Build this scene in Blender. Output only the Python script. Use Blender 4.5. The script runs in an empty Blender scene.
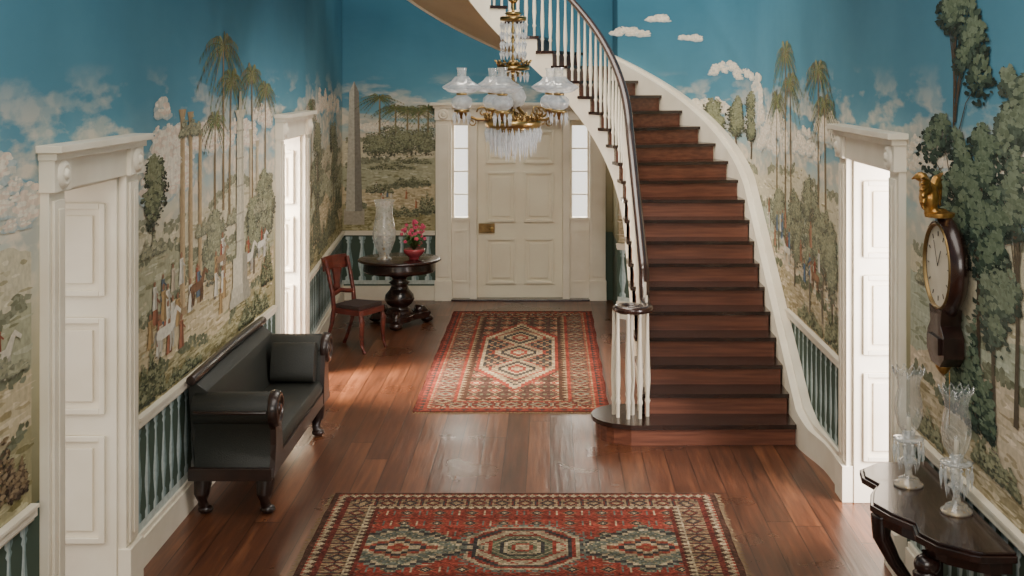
import bpy, math, random
from mathutils import Vector, Matrix
random.seed(11)
R=random
def lin(c):
    c=c/255.0
    return c/12.92 if c<=.04045 else ((c+.055)/1.055)**2.4
def C(r,g,b): return (lin(r),lin(g),lin(b),1)
pi=math.pi
# ------------------------------------------------------------------ materials
def base(name):
    m=bpy.data.materials.new(name); m.use_nodes=True
    nt=m.node_tree; b=nt.nodes['Principled BSDF']
    return m,nt,b
def mat(name,c1,c2=None,rough=.5,metal=0,scale=8,bump=0,stretch=(1,1,1),coat=0,spec=.5,rvar=0):
    m,nt,b=base(name); N=nt.nodes; L=nt.links
    if c2 is None: c2=tuple(x*.86 for x in c1[:3])+(1,)
    tc=N.new('ShaderNodeTexCoord'); mp=N.new('ShaderNodeMapping'); mp.inputs['Scale'].default_value=stretch
    L.new(tc.outputs['Object'],mp.inputs['Vector'])
    nz=N.new('ShaderNodeTexNoise'); nz.inputs['Scale'].default_value=scale; nz.inputs['Detail'].default_value=5
    L.new(mp.outputs[0],nz.inputs['Vector'])
    cr=N.new('ShaderNodeValToRGB'); cr.color_ramp.elements[0].position=.35; cr.color_ramp.elements[1].position=.65
    cr.color_ramp.elements[0].color=c2; cr.color_ramp.elements[1].color=c1
    L.new(nz.outputs['Fac'],cr.inputs[0]); L.new(cr.outputs[0],b.inputs['Base Color'])
    b.inputs['Roughness'].default_value=rough; b.inputs['Metallic'].default_value=metal
    b.inputs['Coat Weight'].default_value=coat; b.inputs['Specular IOR Level'].default_value=spec
    if bump:
        bp=N.new('ShaderNodeBump'); bp.inputs['Strength'].default_value=bump; bp.inputs['Distance'].default_value=.01
        L.new(nz.outputs['Fac'],bp.inputs['Height']); L.new(bp.outputs[0],b.inputs['Normal'])
    return m
def glassmat(name,tint,transp=.7,frost=.15):
    m=bpy.data.materials.new(name); m.use_nodes=True; nt=m.node_tree; N=nt.nodes; L=nt.links
    N.remove(N['Principled BSDF']); out=N['Material Output']
    tr=N.new('ShaderNodeBsdfTransparent'); tr.inputs[0].default_value=(.97,.98,.98,1)
    gl=N.new('ShaderNodeBsdfGlossy'); gl.inputs[0].default_value=(1,1,1,1); gl.inputs['Roughness'].default_value=.08
    df=N.new('ShaderNodeBsdfDiffuse'); df.inputs[0].default_value=tint
    tl=N.new('ShaderNodeBsdfTranslucent'); tl.inputs[0].default_value=tint
    nz=N.new('ShaderNodeTexNoise'); nz.inputs['Scale'].default_value=30
    tc=N.new('ShaderNodeTexCoord'); L.new(tc.outputs['Object'],nz.inputs['Vector'])
    md=N.new('ShaderNodeMath'); md.operation='MULTIPLY_ADD'; md.inputs[1].default_value=frost; md.inputs[2].default_value=frost*.5
    L.new(nz.outputs['Fac'],md.inputs[0])
    a=N.new('ShaderNodeMixShader'); a.inputs[0].default_value=.5; L.new(df.outputs[0],a.inputs[1]); L.new(tl.outputs[0],a.inputs[2])
    lw=N.new('ShaderNodeLayerWeight'); lw.inputs[0].default_value=.35
    mf=N.new('ShaderNodeMath'); mf.operation='MULTIPLY_ADD'; mf.inputs[1].default_value=.8*(1-transp)+.15; mf.inputs[2].default_value=.04
    L.new(lw.outputs['Facing'],mf.inputs[0])
    b=N.new('ShaderNodeMixShader'); L.new(mf.outputs[0],b.inputs[0]); L.new(tr.outputs[0],b.inputs[1]); L.new(gl.outputs[0],b.inputs[2])
    c=N.new('ShaderNodeMixShader'); L.new(md.outputs[0],c.inputs[0]); L.new(b.outputs[0],c.inputs[1]); L.new(a.outputs[0],c.inputs[2])
    L.new(c.outputs[0],out.inputs[0])
    return m
def attrmat(name,rough=.9,scale=60,amp=.35,bump=.3):
    m,nt,b=base(name); N=nt.nodes; L=nt.links
    at=N.new('ShaderNodeAttribute'); at.attribute_name='Col'
    tc=N.new('ShaderNodeTexCoord'); nz=N.new('ShaderNodeTexNoise'); nz.inputs['Scale'].default_value=scale; nz.inputs['Detail'].default_value=4
    L.new(tc.outputs['Object'],nz.inputs['Vector'])
    mr=N.new('ShaderNodeMapRange'); mr.inputs['From Min'].default_value=.3; mr.inputs['From Max'].default_value=.7
    mr.inputs['To Min'].default_value=1-amp; mr.inputs['To Max'].default_value=1+amp*.5
    L.new(nz.outputs['Fac'],mr.inputs[0])
    mx=N.new('ShaderNodeVectorMath'); mx.operation='SCALE'
    L.new(at.outputs['Color'],mx.inputs[0]); L.new(mr.outputs[0],mx.inputs['Scale']); L.new(mx.outputs[0],b.inputs['Base Color'])
    b.inputs['Roughness'].default_value=rough; b.inputs['Specular IOR Level'].default_value=.15
    if bump:
        bp=N.new('ShaderNodeBump'); bp.inputs['Strength'].default_value=bump; bp.inputs['Distance'].default_value=.005
        L.new(nz.outputs['Fac'],bp.inputs['Height']); L.new(bp.outputs[0],b.inputs['Normal'])
    return m

M_white=mat('cream_paint',C(238,229,210),C(227,216,195),rough=.42,scale=3)
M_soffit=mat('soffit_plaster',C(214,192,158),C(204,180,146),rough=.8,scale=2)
M_tread=mat('dark_tread_wood',C(52,32,25),C(37,23,18),rough=.25,scale=5,stretch=(1,8,8),coat=.25)
M_riser=mat('riser_mahogany',C(128,78,58),C(98,57,42),rough=.38,scale=4,stretch=(.6,6,10))
M_mahog=mat('red_mahogany',C(104,44,34),C(72,30,24),rough=.28,scale=7,stretch=(1,1,4),coat=.3)
M_dark=mat('dark_mahogany',C(50,28,22),C(32,19,16),rough=.26,scale=7,coat=.25)
M_sofaw=mat('ebonised_mahogany',C(50,33,27),C(30,21,18),rough=.3,scale=7,coat=.15)
M_rail=mat('handrail_wood',C(62,38,29),C(44,26,20),rough=.25,scale=6,coat=.4)
M_horse=mat('black_horsehair',C(40,41,35),C(30,31,27),rough=.5,scale=140,bump=.2,spec=.45)
M_brass=mat('aged_brass',C(200,170,112),C(150,120,72),rough=.28,metal=1,scale=12)
M_lock=mat('rim_lock_brass',C(150,126,84),C(116,94,58),rough=.42,metal=.8,scale=12)
M_gilt=mat('gilt',C(200,156,88),C(154,110,56),rough=.38,metal=.85,scale=30,bump=.3)
M_dial=mat('clock_dial_enamel',C(214,204,184),C(200,189,167),rough=.4,scale=6)
M_black=mat('black_paint',C(70,62,54),rough=.5)
M_ivory=mat('door_ivory',C(234,226,202),C(225,214,190),rough=.4,scale=2)
M_glass=glassmat('clear_etched_glass',(.92,.94,.95,1),.6,.13)
M_glass2=glassmat('hurricane_glass',(.95,.95,.92,1),.5,.28)
M_frost=glassmat('frosted_lamp_glass',(.92,.95,1,1),.6,.36)
M_cryst=glassmat('cut_crystal',(.97,.98,1,1),.0,.62)
M_cryst2=glassmat('lustre_crystal',(.9,.92,.93,1),.0,.28)
M_pane=glassmat('window_pane',(.95,.95,.93,1),.9,.1)
M_pink=mat('pink_petals',C(220,90,125),C(190,50,90),rough=.6,scale=20)
M_leaf=mat('plant_leaf',C(80,112,58),C(52,82,40),rough=.5,scale=10)
M_pot=mat('cranberry_bowl',C(165,70,76),C(130,40,52),rough=.2,scale=8,coat=.5)
M_seat=mat('chair_seat_cloth',C(60,44,38),C(44,32,28),rough=.8,scale=80)
M_mural=attrmat('mural_paint',.85,30,.2,0)
M_rug=attrmat('wool_pile',.95,45,.5,.5)

def floor_mat():
    m,nt,b=base('polished_pine_boards'); N=nt.nodes; L=nt.links
    g=N.new('ShaderNodeNewGeometry'); sp=N.new('ShaderNodeSeparateXYZ'); L.new(g.outputs['Position'],sp.inputs[0])
    def M(op,a,bv=None,c=None):
        n=N.new('ShaderNodeMath'); n.operation=op
        for i,v in enumerate((a,bv,c)):
            if v is None: continue
            if isinstance(v,(int,float)): n.inputs[i].default_value=v
            else: L.new(v,n.inputs[i])
        return n.outputs[0]
    xs=M('DIVIDE',sp.outputs[0],.17)
    idx=M('FLOOR',xs); fr=M('FRACT',xs)
    wn=N.new('ShaderNodeTexWhiteNoise'); wn.noise_dimensions='1D'; L.new(idx,wn.inputs['W'])
    ys=M('ADD',M('DIVIDE',sp.outputs[1],5.5),M('MULTIPLY',wn.outputs['Value'],7.0))
    idy=M('FLOOR',ys); fy=M('FRACT',ys)
    wn2=N.new('ShaderNodeTexWhiteNoise'); wn2.noise_dimensions='2D'
    cb=N.new('ShaderNodeCombineXYZ'); L.new(idx,cb.inputs[0]); L.new(idy,cb.inputs[1]); L.new(cb.outputs[0],wn2.inputs['Vector'])
    cv=N.new('ShaderNodeCombineXYZ'); L.new(M('MULTIPLY',sp.outputs[0],30.),cv.inputs[0]); L.new(M('MULTIPLY',sp.outputs[1],1.9),cv.inputs[1]); L.new(M('MULTIPLY',wn2.outputs['Value'],50.),cv.inputs[2])
    gr=N.new('ShaderNodeTexNoise'); gr.inputs['Scale'].default_value=1; gr.inputs['Detail'].default_value=6; L.new(cv.outputs[0],gr.inputs['Vector'])
    wr=N.new('ShaderNodeTexNoise'); wr.inputs['Scale'].default_value=1.3; wr.inputs['Detail'].default_value=5; L.new(g.outputs['Position'],wr.inputs['Vector'])
    t=M('ADD',M('ADD',M('MULTIPLY',wn2.outputs['Value'],.18),M('MULTIPLY',gr.outputs['Fac'],.54)),M('MULTIPLY',wr.outputs['Fac'],.28))
    cr=N.new('ShaderNodeValToRGB'); e=cr.color_ramp.elements
    e[0].position=.28; e[0].color=C(56,33,22); e[1].position=.75; e[1].color=C(134,84,54)
    e2=e.new(.52); e2.color=C(92,54,35)
    L.new(t,cr.inputs[0])
    seam=M('MAXIMUM',M('LESS_THAN',fr,.04),M('LESS_THAN',fy,.002))
    mx=N.new('ShaderNodeMixRGB'); mx.inputs[2].default_value=C(28,16,10); L.new(M('MULTIPLY',seam,.85),mx.inputs[0]); L.new(cr.outputs[0],mx.inputs[1])
    L.new(mx.outputs[0],b.inputs['Base Color'])
    L.new(M('ADD',M('MULTIPLY',wr.outputs['Fac'],.26),.17),b.inputs['Roughness'])
    bp=N.new('ShaderNodeBump'); bp.inputs['Strength'].default_value=.5; bp.inputs['Distance'].default_value=.006
    L.new(M('SUBTRACT',M('MULTIPLY',gr.outputs['Fac'],.7),seam),bp.inputs['Height']); L.new(bp.outputs[0],b.inputs['Normal'])
    return m
M_floor=floor_mat()

def wall_mat():
    m,nt,b=base('scenic_wallpaper_ground'); N=nt.nodes; L=nt.links
    g=N.new('ShaderNodeNewGeometry'); sp=N.new('ShaderNodeSeparateXYZ'); L.new(g.outputs['Position'],sp.inputs[0])
    def M(op,a,bv=None,c=None):
        n=N.new('ShaderNodeMath'); n.operation=op
        for i,v in enumerate((a,bv,c)):
            if v is None: continue
            if isinstance(v,(int,float)): n.inputs[i].default_value=v
            else: L.new(v,n.inputs[i])
        return n.outputs[0]
    def noise(scale,det=4,st=(1,1,1),off=0):
        mp=N.new('ShaderNodeMapping'); mp.inputs['Scale'].default_value=st; mp.inputs['Location'].default_value=(off,off,off)
        L.new(g.outputs['Position'],mp.inputs[0]); n=N.new('ShaderNodeTexNoise'); n.inputs['Scale'].default_value=scale; n.inputs['Detail'].default_value=det
        L.new(mp.outputs[0],n.inputs['Vector']); return n.outputs['Fac']
    z=sp.outputs[2]
    n1=noise(1.1,3); n2=noise(5,5,(1,1,2.5))
    zz=M('ADD',z,M('ADD',M('MULTIPLY',M('SUBTRACT',n1,.5),.4),M('MULTIPLY',M('SUBTRACT',n2,.5),.2)))
    t=M('DIVIDE',M('SUBTRACT',zz,.8),2.8)
    cr=N.new('ShaderNodeValToRGB'); e=cr.color_ramp.elements
    st=[(0,(120,116,84)),(.2,(172,164,130)),(.35,(200,190,162)),(.42,(206,200,178)),(.48,(162,184,184)),(.56,(116,158,172)),(.66,(86,138,158)),(1,(62,112,134))]
    e[0].position=0; e[0].color=C(*st[0][1]); e[1].position=1; e[1].color=C(*st[-1][1])
    for p,c in st[1:-1]:
        q=e.new(p); q.color=C(*c)
    L.new(t,cr.inputs[0])
    cn=noise(1.7,8,(1,1,3.6),4.3)
    band=N.new('ShaderNodeValToRGB'); be=band.color_ramp.elements
    be[0].position=.42; be[0].color=(0,0,0,1); be[1].position=.72; be[1].color=(0,0,0,1)
    q=be.new(.52); q.color=(1,1,1,1); q=be.new(.62); q.color=(.85,.85,.85,1)
    L.new(M('DIVIDE',z,4.0),band.inputs[0])
    cm=N.new('ShaderNodeMapRange'); cm.inputs['From Min'].default_value=.45; cm.inputs['From Max'].default_value=.53; L.new(M('ADD',cn,M('MULTIPLY',M('SUBTRACT',2.4,z),.14)),cm.inputs[0])
    cmask=M('MULTIPLY',cm.outputs[0],band.outputs[0])
    cc=N.new('ShaderNodeValToRGB'); cc.color_ramp.elements[0].position=.42; cc.color_ramp.elements[0].color=C(184,184,172); cc.color_ramp.elements[1].position=.6; cc.color_ramp.elements[1].color=C(226,210,186)
    L.new(noise(7,4,(1,1,1.8),1.3),cc.inputs[0])
    mx=N.new('ShaderNodeMixRGB'); L.new(cc.outputs[0],mx.inputs[2]); L.new(M('MULTIPLY',cmask,.92),mx.inputs[0]); L.new(cr.outputs[0],mx.inputs[1])
    mot=noise(.9,4,(1,1,.5),2)
    k2=M('ADD',M('MULTIPLY',mot,.5),.74)
    sc2=N.new('ShaderNodeVectorMath'); sc2.operation='SCALE'; L.new(mx.outputs[0],sc2.inputs[0]); L.new(k2,sc2.inputs['Scale'])
    dd=N.new('ShaderNodeMixRGB'); dd.inputs[2].default_value=C(74,88,76); L.new(M('LESS_THAN',z,.86),dd.inputs[0]); L.new(sc2.outputs[0],dd.inputs[1])
    L.new(dd.outputs[0],b.inputs['Base Color']); b.inputs['Roughness'].default_value=.85; b.inputs['Specular IOR Level'].default_value=.15
    return m
M_wall=wall_mat()

# ------------------------------------------------------------------ mesh builder
class MB:
    def __init__(s,name):
        s.name=name; s.v=[]; s.f=[]; s.m=[]; s.sm=[]; s.mats=[]; s.M=Matrix.Identity(4)
    def add(s,vs,fs,mt,smooth=False):
        b=len(s.v)
        s.v+= [tuple(s.M@Vector(p)) for p in vs]
        if mt not in s.mats: s.mats.append(mt)
        k=s.mats.index(mt)
        for f in fs:
            s.f.append([b+i for i in f]); s.m.append(k); s.sm.append(smooth)
    def box(s,x0,x1,y0,y1,z0,z1,mt):
        x0,x1=min(x0,x1),max(x0,x1); y0,y1=min(y0,y1),max(y0,y1); z0,z1=min(z0,z1),max(z0,z1)
        s.add([(x0,y0,z0),(x1,y0,z0),(x1,y1,z0),(x0,y1,z0),(x0,y0,z1),(x1,y0,z1),(x1,y1,z1),(x0,y1,z1)],
              [(0,3,2,1),(4,5,6,7),(0,1,5,4),(1,2,6,5),(2,3,7,6),(3,0,4,7)],mt)
    def prism(s,poly,a0,a1,axis,mt,smooth=False):
        n=len(poly)
        def P(p,a):
            if axis=='z': return (p[0],p[1],a)
            if axis=='x': return (a,p[0],p[1])
            return (p[0],a,p[1])
        vs=[P(p,a0) for p in poly]+[P(p,a1) for p in poly]
        s.add(vs,[list(range(n))[::-1],list(range(n,2*n))],mt)
        b=[(i,(i+1)%n,n+(i+1)%n,n+i) for i in range(n)]
        s.add(vs,b,mt,smooth)
    def lathe(s,prof,c,mt,seg=20,axis='z',smooth=True,sy=1.0):
        vs=[];fs=[]; n=len(prof)
        for j in range(seg):
            a=2*pi*j/seg
            for r,h in prof:
                p=(r*math.cos(a),r*math.sin(a)*sy)
                if axis=='z': vs.append((c[0]+p[0],c[1]+p[1],c[2]+h))
                elif axis=='x': vs.append((c[0]+h,c[1]+p[0],c[2]+p[1]))
                else: vs.append((c[0]+p[0],c[1]+h,c[2]+p[1]))
        for j in range(seg):
            k=(j+1)%seg
            for i in range(n-1):
                fs.append((j*n+i,k*n+i,k*n+i+1,j*n+i+1))
        s.add(vs,fs,mt,smooth)
    def ell(s,c,r,mt,seg=14,rings=8):
        prof=[(math.sin(pi*i/rings),-math.cos(pi*i/rings)) for i in range(rings+1)]
        vs=[];fs=[]
        for j in range(seg):
            a=2*pi*j/seg
            for q,h in prof: vs.append((c[0]+r[0]*q*math.cos(a),c[1]+r[1]*q*math.sin(a),c[2]+r[2]*h))
        n=len(prof)
        for j in range(seg):
            k=(j+1)%seg
            for i in range(n-1): fs.append((j*n+i,k*n+i,k*n+i+1,j*n+i+1))
        s.add(vs,fs,mt,True)
    def tube(s,pts,rad,mt,seg=8,flat=1.0,up=Vector((0,0,1)),closed=False):
        pts=[Vector(p) for p in pts]; n=len(pts); vs=[]; fs=[]
        for i,p in enumerate(pts):
            if closed: t=pts[(i+1)%n]-pts[i-1]
            else: t=pts[min(i+1,n-1)]-pts[max(i-1,0)]
            t.normalize(); u=up if abs(t.dot(up))<.95 else Vector((1,0,0))
            sd=t.cross(u).normalized(); w=sd.cross(t).normalized()
            r=rad[i] if isinstance(rad,(list,tuple)) else rad
            for j in range(seg):
                a=2*pi*j/seg; vs.append(p+sd*math.cos(a)*r+w*math.sin(a)*r*flat)
        m=n if closed else n-1
        for i in range(m):
            i2=(i+1)%n
            for j in range(seg):
                k=(j+1)%seg; fs.append((i*seg+j,i*seg+k,i2*seg+k,i2*seg+j))
        if not closed: fs+= [list(range(seg))[::-1],list(range((n-1)*seg,n*seg))]
        s.add(vs,fs,mt,True)
    def cryst(s,c,r,h,mt):
        x,y,z=c
        vs=[(x,y,z+h*.35)]+[(x+r*math.cos(a*pi/2+.4),y+r*math.sin(a*pi/2+.4),z) for a in range(4)]+[(x,y,z-h*.65)]
        s.add(vs,[(0,1,2),(0,2,3),(0,3,4),(0,4,1),(5,2,1),(5,3,2),(5,4,3),(5,1,4)],mt)
    def finish(s,bevel=0,parent=None,sub=0,seg=2,remesh=0):
        me=bpy.data.meshes.new(s.name); me.from_pydata(s.v,[],s.f)
        for m in s.mats: me.materials.append(m)
        me.polygons.foreach_set('material_index',s.m); me.polygons.foreach_set('use_smooth',s.sm)
        me.update(); o=bpy.data.objects.new(s.name,me); bpy.context.scene.collection.objects.link(o)
        if remesh:
            r=o.modifiers.new('r','REMESH'); r.mode='VOXEL'; r.voxel_size=remesh; r.use_smooth_shade=True
        if bevel:
            w=o.modifiers.new('w','WELD'); w.merge_threshold=.0001
            b=o.modifiers.new('b','BEVEL'); b.width=bevel; b.segments=seg; b.limit_method='ANGLE'; b.angle_limit=math.radians(40)
        if parent: o.parent=parent
        return o

WL=-2.35; WR=2.0; YF=15.77; ZC=6.0; YB=-3.0; XLF=-2.62; YK=12.0
# ------------------------------------------------------------------ shell
b=MB('floor'); b.box(-4.5,4.5,YB,YF+.5,-.12,0,M_floor); b.finish()
M_ceil=mat('ceiling_plaster',C(225,220,205),rough=.9)
b=MB('ceiling'); b.box(-3.1,3.1,YB,YF+.5,ZC,ZC+.1,M_ceil); b.finish()
OH=2.27
b=MB('wall_left')
for y0,y1 in ((YB,5.94),(6.80,10.84),(11.78,YK)): b.box(WL-.4,WL,y0,y1,0,ZC,M_wall)
b.box(WL-.4,WL,5.94,6.80,OH,ZC,M_wall); b.box(WL-.4,WL,10.84,11.78,OH,ZC,M_wall)
b.prism([(WL,YK),(XLF,YF),(XLF-.4,YF),(WL-.4,YK)],0,ZC,'z',M_wall); W_left=b.finish()
b=MB('wall_front')
b.box(-3.1,-1.42,YF,YF+.3,0,ZC,M_wall); b.box(.70,2.6,YF,YF+.3,0,ZC,M_wall); b.box(-1.42,.70,YF,YF+.3,2.44,ZC,M_wall); W_front=b.finish()
b=MB('wall_back'); b.box(-3.1,3.1,YB-.2,YB,0,ZC,M_wall); b.finish()
EX=-.25; WA=2.25; WB=2.87; YE=12.04; TH1=math.radians(62.5)
def Rpt(s,off=0):
    if s<=YE: return (WR-off,s)
    th=(s-YE)/2.6
    x=EX+WA*math.cos(th); y=YE+WB*math.sin(th)
    nx,ny=math.cos(th)/WA,math.sin(th)/WB; l=math.hypot(nx,ny)
    return (x-off*nx/l,y-off*ny/l)
SEND=YE+2.6*TH1
b=MB('wall_right')
for y0,y1 in ((YB,7.2),(8.25,YE)): b.box(WR,WR+.4,y0,y1,0,ZC,M_wall)
b.box(WR,WR+.4,7.2,8.25,OH,ZC,M_wall)
n=40; vs=[];fs=[]
for i in range(n+1):
    s=YE+(SEND-YE)*i/n; p=Rpt(s); q=Rpt(s,-.3)
    vs+=[(p[0],p[1],0),(p[0],p[1],ZC),(q[0],q[1],0),(q[0],q[1],ZC)]
for i in range(n):
    a=4*i; fs+=[(a,a+4,a+5,a+1),(a+2,a+3,a+7,a+6)]
b.add(vs,fs,M_wall,True)
pe=Rpt(SEND); b.box(pe[0],pe[0]+.25,pe[1],YF+.1,0,ZC,M_wall); W_right=b.finish()

def runL(b,y0,y1,z0,z1,d,mt):
    if y1<=YK: b.box(WL,WL+d,y0,y1,z0,z1,mt)
    else:
        k=(XLF-WL)/(YF-YK)
        X=lambda y: WL+(y-YK)*k if y>YK else WL
        b.prism([(X(y0),y0),(X(y1),y1),(X(y1)+d,y1),(X(y0)+d,y0)],z0,z1,'z',mt)
def runR(b,s0,s1,z0,z1,d,mt):
    n=max(1,int((s1-s0)/.15)) if s1>YE else 1
    vs=[];fs=[]
    for i in range(n+1):
        s=s0+(s1-s0)*i/n; p=Rpt(s); q=Rpt(s,d)
        vs+=[(p[0],p[1],z0),(p[0],p[1],z1),(q[0],q[1],z0),(q[0],q[1],z1)]
    for i in range(n):
        a=4*i; fs+=[(a+2,a+3,a+7,a+6),(a+1,a+5,a+7,a+3),(a,a+2,a+6,a+4)]
    fs+=[(0,1,3,2),(4*n,4*n+2,4*n+3,4*n+1)]
    b.add(vs,fs,mt)
segL=[(YB,5.66),(7.06,10.6),(12.0,YF-.0)]
b=MB('baseboard_left'); r=MB('trim_1')
for y0,y1 in segL:
    runL(b,y0,y1,0,.17,.03,M_white); runL(b,y0,y1,.17,.2,.018,M_white)
    runL(r,y0,y1,.80,.82,.015,M_white); runL(r,y0,y1,.82,.86,.03,M_white); runL(r,y0,y1,.86,.875,.04,M_white)
b.finish(); r.finish()
b=MB('baseboard_front'); b.box(XLF,-1.45,YF-.03,YF,0,.18,M_white); b.finish()
r=MB('trim_2'); r.box(XLF,-1.45,YF-.035,YF,.82,.86,M_white); r.box(XLF,-1.45,YF-.05,YF,.86,.875,M_white); r.finish()
b=MB('baseboard_right'); r=MB('trim_3')
for y0,y1 in ((YB,6.93),(8.50,9.56)):
    runR(b,y0,y1,0,.2,.03,M_white); runR(b,y0,y1,.2,.23,.018,M_white)
for y0,y1 in ((YB,6.93),(8.50,10.45),(13.2,SEND)):
    runR(r,y0,y1,.80,.82,.015,M_white); runR(r,y0,y1,.82,.86,.03,M_white); runR(r,y0,y1,.86,.875,.04,M_white)
runR(b,13.0,SEND,0,.2,.03,M_white)
b.finish(); r.finish()

def panel(b,axis,pos,nrm,u0,u1,z0,z1,mt,fr=.025,d=.012):
    def bx(ua,ub,za,zb,dd):
        if axis=='y': b.box(ua,ub,pos,pos+nrm*dd,za,zb,mt)
        else: b.box(pos,pos+nrm*dd,ua,ub,za,zb,mt)
    bx(u0,u0+fr,z0,z1,d); bx(u1-fr,u1,z0,z1,d); bx(u0+fr,u1-fr,z0,z0+fr,d); bx(u0+fr,u1-fr,z1-fr,z1,d)
    bx(u0+fr*2.2,u1-fr*2.2,z0+fr*2.2,z1-fr*2.2,d*.7)
def doorway(name,xw,sg,y0,y1,mt,pw=.19):
    b=MB(name)
    f=lambda d: xw+sg*d
    for a0,a1 in ((y0-pw,y0),(y1,y1+pw)):
        b.box(f(0),f(.045),a0,a1,0,OH+.02,mt)
        b.box(f(.045),f(.06),a0+.03,a1-.03,.26,OH-.04,mt)
        b.box(f(.06),f(.068),a0+.07,a1-.07,.30,OH-.08,mt)
        b.box(f(0),f(.075),a0-.012,a1+.012,0,.24,mt)
        b.box(f(0),f(.075),a0-.01,a1+.01,OH+.0,OH+.16,mt)
        b.lathe([(0,sg*.03),(.02,sg*.028),(.03,sg*.012),(.045,sg*.02),(.062,sg*.012),(.07,0)],(f(.075),(a0+a1)/2,OH+.08),mt,16,'x')
    b.box(f(0),f(.05),y0-.01,y1+.01,OH-.0,OH+.15,mt)
    b.box(f(0),f(.09),y0-pw-.02,y1+pw+.02,OH+.15,OH+.185,mt)
    b.box(f(0),f(.12),y0-pw-.045,y1+pw+.045,OH+.185,OH+.22,mt)
    xi=xw-sg*.4
    b.box(xw,xi,y1-.02,y1,0,OH,mt); b.box(xw,xi,y0,y0+.02,0,OH,mt); b.box(xw,xi,y0,y1,OH-.02,OH,mt)
    u0,u1=sorted((xw-sg*.06,xi+sg*.06))
    for z0,z1 in ((.28,.86),(.98,1.50),(1.62,2.12)):
        panel(b,'y',y1-.02,-1,u0,u1,z0,z1,mt,.03,.02); panel(b,'y',y0+.02,1,u0,u1,z0,z1,mt,.03,.02)
    return b.finish(bevel=.004)
doorway('door_1',WL,1,5.94,6.80,M_white)
doorway('door_2',WL,1,10.84,11.78,M_white,.15)
doorway('door_3',WR,-1,7.2,8.25,M_white)

DX0,DX1=-.92,.16
b=MB('door_4')
b.box(DX0,DX1,YF+.06,YF+.11,.02,2.27,M_ivory)
yy=YF+.06
xm=(DX0+DX1)/2
for (a0,a1) in ((DX0+.11,xm-.05),(xm+.05,DX1-.11)):
    for z0,z1 in ((.2,.78),(.98,1.62),(1.72,2.14)):
        panel(b,'y',yy,-1,a0,a1,z0,z1,M_ivory,.032,.03)
b.box(DX0+.02,DX0+.22,yy-.035,yy,.84,.96,M_lock)
b.ell((DX0+.18,yy-.07,.90),(.03,.03,.03),M_brass); b.lathe([(.012,-.07),(.012,0)],(DX0+.18,yy,.90),M_brass,10,'y')
b.finish(bevel=.004)
b=MB('trim_4')
S=M_white
for x0,x1 in ((-1.44,-1.24),(-1.01,-.92),(.16,.25),(.50,.70)):
    b.box(x0,x1,YF-.05,YF+.14,0,2.29,S)
    if x1-x0>.15:
        b.box(x0+.03,x1-.03,YF-.065,YF-.05,.3,2.22,S); b.box(x0-.01,x1+.01,YF-.08,YF,0,.25,S)
        b.box(x0-.01,x1+.01,YF-.085,YF,2.27,2.42,S)
        b.lathe([(0,-.03),(.02,-.028),(.035,-.012),(.05,-.02),(.065,-.01),(.07,0)],((x0+x1)/2,YF-.085,2.345),S,16,'y')
b.box(-1.44,.70,YF-.05,YF+.14,2.27,2.42,S)
b.box(-1.47,.73,YF-.10,YF+.1,2.42,2.455,S); b.box(-1.50,.76,YF-.13,YF+.1,2.455,2.49,S)
b.box(-1.24,.5,YF-.1,YF+.14,0,.022,M_tread)
b.finish(bevel=.004)
for k,(x0,x1) in enumerate(((-1.24,-1.01),(.25,.50))):
    b=MB('window_%d'%(k+1))
    b.box(x0,x1,YF+.02,YF+.12,0,1.0,S); panel(b,'y',YF+.02,-1,x0+.03,x1-.03,.22,.88,S,.02,.015)
    b.box(x0,x1,YF+.0,YF+.12,1.0,1.04,S); b.box(x0,x1,YF+.02,YF+.12,2.2,2.28,S)
    b.box(x0,x0+.03,YF+.04,YF+.1,1.04,2.2,S); b.box(x1-.03,x1,YF+.04,YF+.1,1.04,2.2,S)
    for i in range(1,4):
        z=1.04+i*1.16/4; b.box(x0,x1,YF+.05,YF+.08,z-.009,z+.009,S)
    b.box(x0+.02,x1-.02,YF+.064,YF+.068,1.04,2.2,M_pane)
    b.finish()

# ------------------------------------------------------------------ staircase
H=.163; T=.278; Y0=9.54; NS=9; N=27
AI,BI=.97,1.62; AO,BO=2.13,2.75
tab=[];am=(AI+AO)/2; bm=(BI+BO)/2; acc=0; prev=None
for i in range(1801):
    th=pi*i/1800
    p=(am*math.cos(th),bm*math.sin(th))
    if prev: acc+=math.hypot(p[0]-prev[0],p[1]-prev[1])
    tab.append(acc); prev=p
def theta(d):
    lo,hi=0,1800
    while hi-lo>1:
        m=(lo+hi)//2
        if tab[m]<d: lo=m
        else: hi=m
    return pi*(lo+(d-tab[lo])/(tab[hi]-tab[lo]+1e-9))/1800
def line(k):
    if k<=NS: y=Y0+T*k; return (EX+AI,y),(EX+AO,y)
    th=theta((k-NS)*T); ao=AO if th<pi/2 else AO-.1*min(1,(th-pi/2))
    c,s_=math.cos(th),math.sin(th)
    return (EX+AI*c,YE+BI*s_),(EX+ao*c,YE+BO*s_)
def at(k,f):
    a,o=line(k); return (a[0]+(o[0]-a[0])*f,a[1]+(o[1]-a[1])*f)
b=MB('staircase')
def slab(k0,k1,z0,z1,f0,f1,mt,ns=4):
    pts=[at(k0,f0)]+[at(k0,f1)]+[at(k0+(k1-k0)*i/ns,f1) for i in range(1,ns)]+[at(k1,f1),at(k1,f0)]+[at(k1+(k0-k1)*i/ns,f0) for i in range(1,ns)]
    b.prism(pts,z0,z1,'z',mt)
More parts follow.
